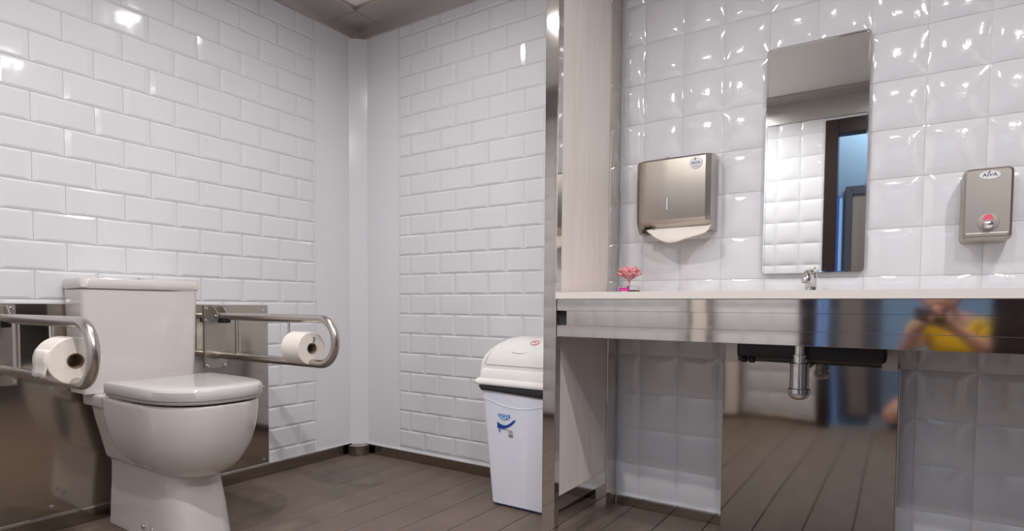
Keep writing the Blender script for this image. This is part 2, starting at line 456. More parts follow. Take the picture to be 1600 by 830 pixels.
# fascia: top and bottom bands proud, inset middle
bx('fascia_band', (-.948, 1.697, .787), (XR-.002, 1.715, .825), M_STEELH, ws, .001, 1)
bx('fascia_band', (-.948, 1.697, .702), (XR-.002, 1.715, .740), M_STEELH, ws, .001, 1)
bx('fascia_inset', (-.918, 1.709, .740), (XR-.002, 1.715, .787), M_STEELH, ws)
bx('fascia_return', (-.948, 1.715, .702), (XR-.002, 1.719, .825), M_DARK, ws)
bx('support_ledge', (-.948, 2.17, .77), (XR-.002, 2.204, .825), M_MIRS, ws)
# basin bowl (own part of the counter) and its underside, coloured black for the shade there
bm = bmesh.new()
def hr(s, z, r): 
    cx, cy, hw, hh = (hx0+hx1)/2, (hy0+hy1)/2, (hx1-hx0)/2, (hy1-hy0)/2
    return rrect(cx-hw*s, cx+hw*s, cy-hh*s, cy+hh*s, r, z, 5)
loft(bm, [hr(1.06, ZT+.002, .065), hr(1.0, ZT+.003, .06), hr(.97, .80, .07), hr(.88, .74, .08), hr(.6, .715, .06), hr(.12, .712, .015),
          hr(.12, .700, .015), hr(.65, .703, .06), hr(.93, .73, .08), hr(1.03, .79, .07), hr(1.06, ZT-.0005, .065)], cap=False)
link('basin_bowl', bm, M_CER, ws, True, auto=45)
bm = bmesh.new(); box(bm, (-.415, 1.86, .652), (-.03, 2.05, .715), .012, 3); link('basin_underside', bm, M_BLACK, ws, True, auto=40)
for xx in (-.395, -.372):
    bm = bmesh.new(); lathe(bm, [(.008, .637), (.010, .640), (.010, .650), (.007, .653)], (xx, 1.872, 0), seg=12); link('underside_nut', bm, M_BLACK, ws, True, auto=40)
for xx in (-.500, -.045):
    bx('hanging_bracket', (xx, 2.085, .615), (xx+.040, 2.092, .80), M_STEELB, ws)
# mixer tap
tp = thing('basin_mixer_tap', (-.247, 2.118, .848), 'chrome single-lever mixer tap standing at the back of the worktop below the mirror', 'tap')
bm = bmesh.new()
lathe(bm, [(.024, .001), (.024, .008), (.019, .012), (.018, .045), (.020, .050), (.018, .060), (.006, .064)], seg=20)
link('body', bm, M_CHROME, tp, True, auto=40)
bm = bmesh.new()
tube(bm, round_path([(0, 0, .018), (.0, -.045, .060), (-.0, -.105, .060), (0, -.112, .042)], .02, 5), [.0125]*13+[.0125] if False else .0125, 14)
link('spout', bm, M_CHROME, tp, True, auto=50)
bm = bmesh.new(); lathe(bm, [(.0135, .030), (.0145, .033), (.0145, .044), (.0135, .047)], (0, -.113, 0), seg=16); link('aerator', bm, M_CHROME, tp, True, auto=40)
bm = bmesh.new()
tube(bm, [(0, .012, .066), (.004, -.02, .074), (.012, -.055, .076), (.02, -.085, .072)], [.013, .012, .008, .005], 12)
lathe(bm, [(.019, .058), (.020, .064), (.017, .073), (.006, .078)], seg=20)
link('lever', bm, M_CHROME, tp, True, auto=60)
# bottle trap
tr = thing('bottle_trap', (-.238, 1.84, .54), 'chrome bottle trap hanging under the basin in front of the steel panel', 'trap')
bm = bmesh.new()
lathe(bm, [(.002, .0), (.012, .001), (.022, .006), (.0275, .014), (.0275, .018)], seg=28); link('cap', bm, M_CHROME, tr, True, auto=40)
bm = bmesh.new(); lathe(bm, [(.0275, .018), (.0295, .020), (.0295, .032), (.0265, .034)], seg=28); link('cap_ring', bm, M_CHROME, tr, True, auto=40)
bm = bmesh.new(); lathe(bm, [(.0255, .034), (.0255, .098), (.0265, .099), (.0265, .104), (.018, .106)], seg=28); link('bottle', bm, M_CHROME, tr, True, auto=40)
bm = bmesh.new(); lathe(bm, [(.019, .106), (.019, .124), (.021, .125), (.021, .129), (.016, .130), (.016, .16)], seg=24); link('inlet_collar', bm, M_CHROME, tr, True, auto=40)
bm = bmesh.new(); tube(bm, [(0, .02, .085), (0, .26, .085)], .011, 12); link('outlet_pipe', bm, M_BLACK, tr, True)
# steel panel below the basin
sp = thing('access_panel', (-.26, 2.13, 0), 'mirror-polished steel box panel standing under the basin against the tiles', 'panel')
bx('front_sheet', (-.257, -.0, .004), (.259, .004, .620), M_MIRS, sp, .001, 1)
bx('box_body', (-.254, .0045, .004), (.256, .070, .618), M_MIRS, sp)
bx('edge_angle', (.2595, -.0005, .004), (.263, .068, .621), M_STEELB, sp)

# ---------------------------------------------------------------- mirror
mr = thing('wall_mirror', (-.257, YB-.012, .92), 'tall narrow chrome-framed mirror on the tiles above the tap', 'mirror')
bm = bmesh.new()
def rr_xz(x0, x1, z0, z1, r, y): return [Vector((p.x, y, p.y)) for p in rrect(x0, x1, z0, z1, r, 0, 5)]
HX, HZ = .152, .764
loft(bm, [rr_xz(-HX, HX, 0, HZ, .012, 0), rr_xz(-HX, HX, 0, HZ, .012, -.012), rr_xz(-HX+.005, HX-.005, .005, HZ-.005, .008, -.012), rr_xz(-HX+.005, HX-.005, .005, HZ-.005, .008, -.009)], cap=False)
link('frame', bm, M_CHROME, mr, True, auto=40)
bm = bmesh.new(); vs = [bm.verts.new(p) for p in rr_xz(-HX+.004, HX-.004, .004, HZ-.004, .009, -.0095)]; bm.faces.new(vs)
g = link('glass', bm, M_MIRROR, mr)
if g.data.polygons[0].normal.y > 0: g.data.flip_normals()

# ---------------------------------------------------------------- paper towel dispenser
pd = thing('paper_towel_dispenser', (-.705, YB-.010, 1.08), 'brushed steel paper towel dispenser with a towel hanging out, left of the mirror', 'dispenser')
def disp_profile(z, d, hw0=-.150, hw1=.136):
    # horizontal outline: big curve on the left, chamfer on the right
    pts = [Vector((hw0, 0, z)), Vector((hw0, -d*.30, z))]
    for k in range(1, 7):
        a = k/6*PI/2; pts.append(Vector((hw0+.055*(1-math.cos(a)), -d*.42-(d*.58)*math.sin(a), z)))
    pts += [Vector((hw1-.016, -d, z)), Vector((hw1, -d*.86, z)), Vector((hw1, 0, z))]
    return pts
bm = bmesh.new()
zz = [(0.0, .055), (.030, .098), (.045, .106), (.20, .109), (.255, .106), (.262, .100), (.268, .06)]
loft(bm, [disp_profile(z, d) for z, d in zz]); link('housing', bm, M_STEELB, pd, True, auto=28)
bm = bmesh.new(); box(bm, (-.115, -.088, -.003), (-.07, -.02, .012)); link('slot', bm, M_BLACK, pd)
bx('key_slot', (-.016, -.1105, .075), (-.012, -.1085, .118), M_CHROME, pd)
bm = bmesh.new(); lathe(bm, [(.010, 0), (.010, .006), (.005, .010)], (-.035, -.05, .268), seg=14); link('lock', bm, M_STEELB, pd, True, auto=40)
bm = bmesh.new(); lathe(bm, [(.022, 0), (.022, -.0012), (.0205, -.0016)], (.086, -.1095, .232), 'Y', 28); st = link('sticker', bm, M_STICK, pd, True, auto=30)
tag(st, 'round white sticker with dark lettering')
text_mesh('lettering', 'AIVA', .0145, M_INK, st, facing((.086, -.1115, .230)))
bm = bmesh.new(); tube(bm, [(.082, -.1115, .240), (.087, -.1115, .247)], [.0012, .0022], 6); link('leaf_mark', bm, M_INK, st)
bx('fine_print', (.075, -.1116, .2175), (.098, -.1110, .2195), M_GREY, st)
tw = bmesh.new()
nu, nv = 18, 9
g = []
for i in range(nu+1):
    u = i/nu; row = []
    for j in range(nv+1):
        v = j/nv
        hang = .018+.046*math.sin(PI*min(1, u*1.0))**.7*(1-.30*u) if 0 < u < 1 else .016
        x = -.085+.222*u+ .006*math.sin(7*v)*(1-u)
        z = .014-hang*v+.004*math.sin(9*u+2*v)*v
        y = -.076-.034*math.sin(v*1.7)+.008*math.sin(6*u)*v
        row.append(tw.verts.new((x, y, z)))
    g.append(row)
for i in range(nu):
    for j in range(nv): tw.faces.new((g[i][j], g[i+1][j], g[i+1][j+1], g[i][j+1]))
o = link('hanging_towel', tw, M_PAPER, None, True); o.location = pd.location
tag(o, 'crumpled white paper towel hanging from the steel towel dispenser', 'paper towel')
md = o.modifiers.new('s', 'SOLIDIFY'); md.thickness = .002

# ---------------------------------------------------------------- soap dispenser
sd = thing('soap_dispenser', (.192, YB-.010, .995), 'brushed steel wall soap dispenser with a push button, right of the mirror', 'dispenser')
bm = bmesh.new()
def rxz(x0, x1, z0, z1, r, y): return rr_xz(x0, x1, z0, z1, r, y)
H = .204; HWs = .056
loft(bm, [rxz(-HWs, HWs, 0, H, .012, 0), rxz(-HWs, HWs, 0, H, .014, -.078), rxz(-HWs+.002, HWs-.002, .002, H-.002, .014, -.086), rxz(-HWs+.007, HWs-.007, .007, H-.007, .012, -.090)])
link('housing', bm, M_STEELD, sd, True, auto=18)
bx('bottom_lip', (-.047, -.094, .012), (.047, -.088, .022), M_STEELD, sd, .002)
bm = bmesh.new(); lathe(bm, [(.025, -.0895), (.024, -.092), (.019, -.0925)], (.002, 0, .050), 'Y', 28); link('button_bezel', bm, M_STEELD, sd, True, auto=40)
bm = bmesh.new(); lathe(bm, [(.0125, -.090), (.0135, -.100), (.012, -.108), (.006, -.112), (.0005, -.113)], (.002, 0, .044), 'Y', 24); link('push_button', bm, M_CHROME, sd, True, auto=60)
bm = bmesh.new(); lathe(bm, [(.011, -.090), (.011, -.094), (.0005, -.0945)], (.002, 0, .062), 'Y', 20); tag(link('painted_reflection', bm, M_REDB, sd, True, auto=60), 'small pink disc painted in for a reflection by the push button')  # pink disc stands in for a reflection at the push button
bm = bmesh.new(); vs0 = [Vector((.002+.0235*math.cos(2*PI*k/28), 0, .182+.0115*math.sin(2*PI*k/28))) for k in range(28)]
loft(bm, [[v+Vector((0, -.089, 0)) for v in vs0], [v+Vector((0, -.0912, 0)) for v in vs0]]); st = link('sticker', bm, M_STICK, sd)
tag(st, 'oval white sticker with dark lettering')
text_mesh('lettering', 'AIVA', .013, M_INK, st, facing((.002, -.0918, .182), sx=1.15))
bm = bmesh.new(); tube(bm, [(-.002, -.0915, .188), (.003, -.0915, .192)], [.0008, .0016], 6); link('leaf_mark', bm, M_INK, st)

# ---------------------------------------------------------------- flower diffuser
fd = thing('flower_diffuser', (-.843, 2.055, .8485), 'pink flower in a small square glass bottle of dark perfume on the worktop', 'air freshener')
bm = bmesh.new(); box(bm, (-.036, -.020, 0), (.036, .020, .030), .003, 2); link('glass_bottle', bm, M_GLASS, fd, True, auto=40)
bx('perfume', (-.033, -.017, .002), (.033, .017, .015), M_LIQ, fd, .002)
lb = bx('label', (-.032, -.0215, .003), (.008, -.0203, .024), M_MAG, fd, .0005, 1); tag(lb, 'magenta label with white lettering')
for x0, x1 in ((-.023, -.019), (-.018, -.013), (-.012, -.008), (-.007, -.001)): bx('lettering', (x0, -.0222, .006), (x1, -.0214, .0115), M_STICK, lb)
bx('fine_print', (-.027, -.0222, .0165), (.003, -.0214, .0182), M_PINK, lb)
bm = bmesh.new(); tube(bm, [(-.002, 0, .012), (0, 0, .055)], .0042, 8); lathe(bm, [(.004, .050), (.012, .056), (.014, .062)], seg=10); link('stem', bm, M_PINK, fd, True)
rnd = random.Random(2)
for k in range(24):
    lay = k//8
    a = 2*PI*(k % 8)/8+lay*.4; R = (.041, .036, .022)[lay]; zt = (.078, .092, .101)[lay]
    bm = bmesh.new(); gg = []
    for i in range(5):
        t = i/4; row = []
        for j in range(5):
            s = (j/4-.5)*2; wd = .021*math.sin(PI*(.20+.55*t))
            rr = .004+R*t; zz_ = .058+(zt-.058)*t**.7+.006*math.sin(7*s+k)*t*t
            row.append(bm.verts.new((math.cos(a)*rr-math.sin(a)*wd*s, math.sin(a)*rr+math.cos(a)*wd*s, zz_-.004*s*s*t+rnd.uniform(-.001, .001))))
        gg.append(row)
    for i in range(4):
        for j in range(4): bm.faces.new((gg[i][j], gg[i+1][j], gg[i+1][j+1], gg[i][j+1]))
    o = link('petal', bm, M_PINK, fd, True); md = o.modifiers.new('s', 'SOLIDIFY'); md.thickness = .0012

# ---------------------------------------------------------------- toilet  (local +x points into the room)
TX, TY = XA+.012, 1.055
to = thing('toilet', (TX, TY, 0), 'white ceramic close-coupled toilet with closed lid between two grab rails', 'toilet')
def dsec(xb, xf, hw, z, e=2.3, rb=.03, n=40, nose=None):
    """D outline: straight back at xb, sides, superelliptic front reaching xf"""
    nose = nose if nose else min((xf-xb)*.62, hw*1.75); xm = xf-nose; pts = []
    m = n//2
    half = []
    for k in range(m+1):
        a = PI/2*k/m; half.append((xm+nose*abs(math.cos(a))**(2/e), hw*abs(math.sin(a))**(2/e)))
    rb = min(rb, (xm-xb)*.9, hw*.5) if xm > xb+.002 else .001
    for k in range(7):
        a = PI/2*k/6; half.append((xb+rb-rb*math.sin(a), hw-rb+rb*math.cos(a)))
    for x, y in half: pts.append(Vector((x, y, z)))
    for x, y in reversed(half[1:]): pts.append(Vector((x, -y, z)))
    return pts
bm = bmesh.new()
# bowl
_b = []
for k in range(15):
    a = PI/2*k/14*.985; q = math.cos(a)**.62; _b.append((.20+(1-q)*.20, .694-(1-q)*.235, .180*q, .484-.262*math.sin(a), 2.0+.6*q))
loft(bm, [dsec(*s) for s in _b[::-1]])
# deck and side wings behind
loft(bm, [dsec(x0, x1, hw, z, 3, .02) for x0, x1, hw, z in [(.05, .46, .090, .232), (.048, .46, .108, .250), (.05, .45, .112, .268), (.05, .43, .120, .30), (.05, .43, .130, .345), (.05, .43, .142, .39), (.05, .43, .150, .436), (.045, .45, .174, .446), (.045, .45, .176, .488)]])
# pedestal
loft(bm, [dsec(x0, x1, hw, z, 3.0, .012) for x0, x1, hw, z in [(.07, .575, .106, 0), (.07, .570, .105, .03), (.068, .550, .100, .12), (.065, .530, .095, .20), (.06, .51, .092, .30), (.06, .50, .09, .38)]])
body = link('bowl', bm, M_CER, to, True)
rm = body.modifiers.new('r', 'REMESH'); rm.mode = 'VOXEL'; rm.voxel_size = .0055; rm.use_smooth_shade = True
sm = body.modifiers.new('s', 'SMOOTH'); sm.factor = .5; sm.iterations = 4
# carved side hollow
# seat and lid
bm = bmesh.new()
def lidsec(g_, z): return dsec(.245+g_, .697-g_, .184-g_, z, 2.7, .010, 100, .27)
loft(bm, [lidsec(.006, .4905), lidsec(.003, .494), lidsec(.002, .500)]); link('seat_ring', bm, M_DARK if False else M_SEAT, to, True, auto=40)
bm = bmesh.new()
loft(bm, [lidsec(.001, .5015), lidsec(-.001, .506), lidsec(-.001, .530), lidsec(.003, .5365), lidsec(.012, .540), lidsec(.06, .5415)])
link('lid', bm, M_SEAT, to, True, auto=35)
for s in (-1, 1):
    bm = bmesh.new(); lathe(bm, [(.012, s*.075-.02), (.012, s*.075+.02)], (.225, 0, .500), 'Y', 14)
    link('hinge', bm, M_SEAT, to, True, auto=40)
# tank
bm = bmesh.new()
def tsec(x0, x1, hw, z, r=.022, c=-.012): return rrect(x0, x1, c-hw, c+hw, r, z, 5)
loft(bm, [tsec(.008, .150, .186, .489), tsec(.006, .158, .192, .62), tsec(.004, .162, .1955, .80), tsec(.004, .164, .197, .848)]); link('tank', bm, M_CER, to, True, auto=40)
bm = bmesh.new()
loft(bm, [tsec(.004, .166, .198, .851), tsec(.001, .170, .201, .856), tsec(.001, .170, .201, .880), tsec(.005, .166, .197, .887), tsec(.014, .157, .188, .889)]); link('tank_lid', bm, M_CER, to, True, auto=40)
bm = bmesh.new(); lathe(bm, [(.024, .888), (.024, .893), (.018, .8955), (.0005, .8965)], (.085, .0, 0), 'Z', 24); link('flush_button', bm, M_CHROME, to, True, auto=40)
for s in (-1, 1):
    for xx in (.335, .395):
        bm = bmesh.new(); lathe(bm, [(.009, 0), (.009, .006), (.006, .010), (.0005, .011)], (0, 0, 0), 'Y', 16)
        if s < 0: bmesh.ops.scale(bm, vec=(1, -1, 1), verts=bm.verts)
        bmesh.ops.translate(bm, verts=bm.verts, vec=(xx, s*.102, .045)); link('bolt', bm, M_CHROME, to, True, auto=50)

# ---------------------------------------------------------------- steel sheet behind the toilet
pl = thing('wall_plate', (XA+.0095, 1.0, .06), 'large polished steel sheet screwed to the tiles behind the toilet', 'steel sheet')
bx('sheet', (0, -.60, -.002), (.004, .648, .738), M_PLATE, pl, .001, 1)
for yy in (-.55, -.33, -.10, .25, .43, .62):
    for zz_ in ((.715,) if abs(yy) < .5 else (.715, .36, .02)):
        bm = bmesh.new(); lathe(bm, [(.007, .004), (.006, .007), (.001, .008)], (0, yy, zz_), 'X', 12); link('screw', bm, M_CHROME, pl, True, auto=50)
for yy in (-.20, .40): 
    bm = bmesh.new(); lathe(bm, [(.007, .004), (.006, .007), (.001, .008)], (0, yy, .03), 'X', 12); link('screw', bm, M_CHROME, pl, True, auto=50)
bx('bottom_strip', (0, -.60, -.010), (.010, .648, .001), M_CHROME, pl, .001, 1)

# ---------------------------------------------------------------- grab rails (local +x into the room)
def rail(loc, label, L=.70, z0=.585, z1=.750, xh=.53):
    t = thing('grab_rail', (loc[0], loc[1], 0), label, 'grab rail', 'fold-down grab rails')
    r = .0155
    bx('mounting_plate', (.0, -.050, .525), (.005, .050, .795), M_STEELB, t, .002, 1)
    for yy in (-.038, .038):
        for z in (.538, .780, .730):
            bm = bmesh.new(); lathe(bm, [(.0075, .005), (.006, .009), (.001, .010)], (0, yy, z), 'X', 12); link('screw', bm, M_CHROME, t, True, auto=50)
    for yy in (-.020, .020):
        bm = bmesh.new()
        loft(bm, [[Vector((x, yy-.002+s, z)) for x, z in ((.005, .725), (.062, .728), (.062, .755), (.030, .790), (.005, .792))] for s in (0, .004)])
        link('hinge_cheek', bm, M_STEELB, t)
    bm = bmesh.new(); lathe(bm, [(.0085, -.027), (.0085, .027)], (.042, 0, z1), 'Y', 14); link('hinge_pin', bm, M_CHROME, t, True, auto=40)
    bx('rubber_stop', (.045, -.016, z1-.028), (.095, .016, z1-.006), M_BLACK, t, .002, 1)
    bm = bmesh.new()
    tube(bm, round_path([(.040, 0, z1), (L, 0, z1), (L, 0, z0), (.006, 0, z0)], (z1-z0)/2*.98, 12), r, 18)
    link('looped_tube', bm, M_TUBE, t, True, auto=50)
    bm = bmesh.new(); tube(bm, [(.17, 0, z0+.006), (.17, 0, z1-.006)], .0105, 14); link('strut', bm, M_TUBE, t, True, auto=50)
    bm = bmesh.new(); lathe(bm, [(.0185, .006), (.0185, .045)], (0, 0, z0), 'X', 18); link('collar', bm, M_TUBE, t, True, auto=40)
    # roll hook
    zr = .650
    bm = bmesh.new()
    tube(bm, round_path([(xh-.13, 0, z1-.010), (xh-.13, 0, zr+.030), (xh-.10, 0, zr+.008), (xh+.012, 0, zr+.008), (xh+.024, -.004, zr+.030)], .012, 5), .005, 10)
    link('roll_hook', bm, M_CHROME, t, True, auto=50)
    return t
rail((XA+.014, 1.395), 'steel fold-down grab rail on the far side of the toilet, nearer the room corner', .775, xh=.64)
rail((XA+.014, .665), 'steel fold-down grab rail nearest the viewer at the left picture edge', .715, xh=.575)
def roll(name, xc, y, label, R, Lh, zc):
    t = thing(name, (xc, y, zc), label, 'toilet paper', 'toilet rolls on the grab rails')
    bm = bmesh.new(); lathe(bm, [(.021, -Lh), (R-.002, -Lh), (R, -Lh+.002), (R, Lh-.002), (R-.002, Lh), (.021, Lh)], (0, 0, 0), 'X', 40, closed=True)
    link('paper', bm, M_PAPER, t, True, auto=40)
    bm = bmesh.new(); lathe(bm, [(.0185, -Lh-.0005), (.021, -Lh-.0005), (.021, Lh+.0005), (.0185, Lh+.0005)], (0, 0, 0), 'X', 24, closed=True)
    link('core', bm, M_CORE, t, True, auto=40)
    return t
roll('toilet_roll', XA+.014+.595, 1.395, 'white toilet roll hanging in the far grab rail', .061, .050, .640)
t2 = roll('toilet_roll', XA+.014+.555, .665, 'white toilet roll with a torn loose end in the nearest grab rail', .064, .050, .645)
bm = bmesh.new(); gg = []
for i in range(8):
    a = math.radians(150+60*i/7); row = []
    for j in range(5):
        rr = .0652+.012*max(0, (i-5))/2
        row.append(bm.verts.new((-.047+.094*j/4, rr*math.cos(a), rr*math.sin(a)-.004*(i > 5)*(j % 2))))
    gg.append(row)
for i in range(7):
    for j in range(4): bm.faces.new((gg[i][j], gg[i+1][j], gg[i+1][j+1], gg[i][j+1]))
o = link('loose_sheet', bm, M_PAPER, t2, True); md = o.modifiers.new('s', 'SOLIDIFY'); md.thickness = .001

# ---------------------------------------------------------------- swing bin
bn = thing('swing_bin', (-1.230, 2.045, 0), 'pale grey plastic swing bin with a white domed lid beside the partition', 'bin')
def bsec(hx, hy, r, z): return rrect(-hx, hx, -hy, hy, r, z, 6)
bm = bmesh.new()
loft(bm, [bsec(.128, .124, .02, .006), bsec(.136, .132, .022, .012), bsec(.172, .152, .024, .430), bsec(.178, .154, .024, .478)]); link('body', bm, M_BIN, bn, True, auto=40)
bx('base', (-.12, -.118, 0), (.12, .118, .008), M_BLUE, bn)
# moulded arc line on the front
bm = bmesh.new(); ap = []
for k in range(21):
    t = k/20; x = -.172+.344*t; z = .440-.036*math.sin(PI*t); ap.append((x*.995, -(.124+.028*z/.45)-.0125+.0105*0, z))
def fy(z): 
    return -(.132+(.152-.132)*(z-.012)/(.418))
ap = [(x, fy(z)-.0005, z) for x, _, z in ap]
tube(bm, ap, .0016, 6); link('arc_line', bm, M_BIN, bn, True)
# liner
bm = bmesh.new(); rg = []
rnd = random.Random(5)
for lv, (gx, z) in enumerate([(.0, .498), (.007, .488), (.010, .480), (.006, .472), (.004, .468)]):
    r_ = bsec(.179+gx, .155+gx, .026, z)
    r_ = [Vector((p.x, p.y, p.z-(rnd.uniform(0, .007)+.006*(p.x+.18)/.36*2 if lv > 2 else 0))) for p in r_]
    # extra points along sides come from rounding only
    rg.append(r_)
loft(bm, rg, cap=False); o = link('liner', bm, M_BAG, bn, True); tag(o, 'dark grey bin liner folded over the rim')
# lid collar
bm = bmesh.new()
loft(bm, [bsec(.205, .170, .030, .489), bsec(.207, .172, .030, .492), bsec(.207, .172, .030, .503), bsec(.200, .165, .03, .510), bsec(.190, .157, .03, .514),
          bsec(.188, .155, .03, .545), bsec(.180, .148, .03, .552), bsec(.17, .14, .03, .553)]); link('lid_collar', bm, M_LID, bn, True, auto=50)
# hood: profile in y (front-back) swept, narrowing in x
def hood(s, t, off=0):
    """s in -1..1 across x, t in 0..1 from front rim over the top to the back"""
    a = PI*t; z = .552+.124*math.sin(a)**.85; y = -.146*math.cos(a)
    k = (z-.552)/.124
    hx = .184*(1-.36*k**1.9)
    return Vector((hx*s, y*(1-.05*abs(s)**4)+off*(-math.cos(a)), z+off*math.sin(a)-.010*abs(s)**5*k))
bm = bmesh.new(); g = []
for i in range(25):
    g.append([bm.verts.new(hood(-1+2*j/16, i/24)) for j in range(17)])
for i in range(24):
    for j in range(16): bm.faces.new((g[i][j], g[i+1][j], g[i+1][j+1], g[i][j+1]))
for jj in (0, 16): bm.faces.new([g[i][jj] for i in range(25)])
link('hood', bm, M_LID, bn, True, auto=50)
def patch(name, s0, s1, t0, t1, off, m, n1=14, n2=12):
    bm = bmesh.new(); g = []
    for i in range(n1+1):
        row = []
        for j in range(n2+1): row.append(bm.verts.new(hood(s0+(s1-s0)*j/n2, t0+(t1-t0)*i/n1, off)))
        g.append(row)
    for i in range(n1):
        for j in range(n2): bm.faces.new((g[i][j], g[i+1][j], g[i+1][j+1], g[i][j+1]))
    o = link(name, bm, m, bn, True); return o
gp = patch('flap_gap', -.885, .885, .035, .33, .0012, M_DARK)  # dark sheet paints the shade in the gap round the flap
f_ = patch('flap', -.865, .875, .030, .50, .0026, M_LID)
f_2 = patch('flap', -.865, .875, .50, .97, .0026, M_LID)
bm = bmesh.new(); hp = hood(-.05, .17, .003); 
for k in range(1): lathe(bm, [(.030, 0), (.026, .0018), (.012, .003)], (0, 0, 0), 'Y', 20)
bmesh.ops.scale(bm, vec=(1.2, -1, .3), verts=bm.verts); bmesh.ops.rotate(bm, matrix=Matrix.Rotation(math.radians(-35), 3, 'X'), verts=bm.verts, cent=(0, 0, 0))
bmesh.ops.translate(bm, verts=bm.verts, vec=hp); link('thumb_mark', bm, M_LID, f_, True)
# red no-entry style mark on the top of the lid
bm = bmesh.new(); cpt = Vector((.085, -.070, 0))
ring = []
def onhood(x, y, off=.004):
    # find t with y
    c = max(-1, min(1, -y/.146)); a = math.acos(c); t = a/PI; p = hood(0, t, off); hx = .184*(1-.36*((p.z-.552)/.124)**1.9)
    return hood(x/hx, t, off)
circ = [onhood(.040+.017*math.cos(2*PI*k/20), -.085+.013*math.sin(2*PI*k/20)) for k in range(21)]
tube(bm, circ, .0013, 6); tube(bm, [onhood(.040+.014*q*.7, -.085-.012*q*.7) for q in (-1, 0, 1)], .0013, 6); 
tag(link('warning_mark', bm, M_RED, bn), 'small red crossed circle printed on the lid')
# front label
def fr(x, z, o_=.0016): return Vector((x, fy(z)-o_, z))
tilt = math.atan2(.152-.132, .418)
text_mesh('lettering', 'maya', .029, M_CYAN, bn, Matrix.Translation(fr(-.060, .372)) @ Matrix.Rotation(PI/2+tilt, 4, 'X'))
bm = bmesh.new()
tube(bm, [fr(-.078, .360), fr(-.060, .354), fr(-.040, .360)], .0014, 6); link('underline_swoosh', bm, M_CYAN, bn)
bm = bmesh.new(); a_ = []; b_ = []
for k in range(15):
    t = k/14; x = -.094+.088*t
    a_.append(bm.verts.new(fr(x, .344-.014*math.sin(PI*min(1, t*1.15))+.016*t**2)))
    b_.append(bm.verts.new(fr(x, .344-.026*(1-t)**.5*(1 if t > .02 else .9)-.006*math.sin(PI*t)+.016*t**2*1.0-.0005)))
for k in range(14): bm.faces.new((a_[k], a_[k+1], b_[k+1], b_[k]))
link('blue_swoosh', bm, M_BLUE, bn)
bm = bmesh.new()
for x0, x1, z in ((-.075, -.045, .315), (-.045, -.022, .312), (-.042, -.022, .306)): vs = [bm.verts.new(fr(x, zz_)) for x, zz_ in ((x0, z), (x1, z), (x1, z+.003), (x0, z+.003))]; bm.faces.new(vs)
vs = [bm.verts.new(fr(x, zz_)) for x, zz_ in ((-.041, .288), (-.020, .288), (-.020, .301), (-.041, .301))]; bm.faces.new(vs)
link('small_print', bm, M_GREY, bn)
bm = bmesh.new(); vs = [bm.verts.new(fr(x, zz_)) for x, zz_ in ((-.087, .303), (-.080, .303), (-.080, .315), (-.087, .315))]; bm.faces.new(vs); link('drop_mark', bm, M_CYAN, bn)

# ---------------------------------------------------------------- photographer crouching in the doorway (seen only in reflections)
ph = thing('person', (.24, -.50, 0), 'person kneeling in the doorway in a yellow shirt and denim shorts, holding a camera', 'person')
def skin_obj(name, pts, edges, rad, m, parent, root=0, sub=2):
    me = bpy.data.meshes.new(name); me.from_pydata([Vector(p)-Vector((.24, -.50, 0)) for p in pts], edges, [])
    me.materials.append(m)
    o = bpy.data.objects.new(name, me); COL.objects.link(o); o.parent = parent
    md = o.modifiers.new('skin', 'SKIN')
    lay = me.skin_vertices[0] if me.skin_vertices else None
    if lay is None:
        bm = bmesh.new(); bm.from_mesh(me); bm.verts.layers.skin.verify(); bm.to_mesh(me); bm.free(); lay = me.skin_vertices[0]
    for i, r in enumerate(rad):
        r = r if isinstance(r, tuple) else (r, r)
        lay.data[i].radius = r; lay.data[i].use_root = (i == root)
    s = o.modifiers.new('sub', 'SUBSURF'); s.levels = sub; s.render_levels = sub
    for p in me.polygons: p.use_smooth = True
    md.use_smooth_shade = True
    return o
P = dict(pelvis=(.22, -.66, .29), belly=(.23, -.62, .43), chest=(.25, -.56, .60), upper=(.23, -.52, .69), neck=(.20, -.46, .76), head=(.165, -.36, .86), crown=(.17, -.37, .95), face=(.16, -.33, .83),
         sR=(.38, -.55, .68), eR=(.40, -.33, .56), wR=(.20, -.20, .73), hR=(.165, -.165, .775),
         sL=(.09, -.52, .68), eL=(.02, -.34, .58), wL=(.06, -.17, .70), hL=(.085, -.135, .745),
         kR=(.31, -.30, .46), aR=(.32, -.52, .10), tR=(.31, -.40, .035), kL=(-.05, -.30, .075), aL=(.02, -.70, .065), tL=(.02, -.80, .04), hipR=(.29, -.64, .28), hipL=(.15, -.64, .27))
names = list(P); ix = {n_: i for i, n_ in enumerate(names)}
E_ = [('pelvis', 'belly'), ('belly', 'chest'), ('chest', 'upper'), ('upper', 'neck'), ('neck', 'face'), ('face', 'head'), ('head', 'crown'), ('upper', 'sR'), ('sR', 'eR'), ('eR', 'wR'), ('wR', 'hR'),
      ('upper', 'sL'), ('sL', 'eL'), ('eL', 'wL'), ('wL', 'hL'), ('pelvis', 'hipR'), ('hipR', 'kR'), ('kR', 'aR'), ('aR', 'tR'), ('pelvis', 'hipL'), ('hipL', 'kL'), ('kL', 'aL'), ('aL', 'tL')]
R_ = dict(pelvis=.11, belly=.098, chest=.108, upper=.095, neck=.052, face=.075, head=.085, crown=.06, sR=.062, eR=.042, wR=.028, hR=.036, sL=.062, eL=.042, wL=.028, hL=.036,
          hipR=.082, kR=.062, aR=.042, tR=.035, hipL=.082, kL=.062, aL=.042, tL=.035)
skin_obj('body', [P[n_] for n_ in names], [(ix[a], ix[b]) for a, b in E_], [R_[n_] for n_ in names], M_SKIN, ph)
def lerp(a, b, t): return tuple(Vector(P[a]).lerp(Vector(P[b]), t))
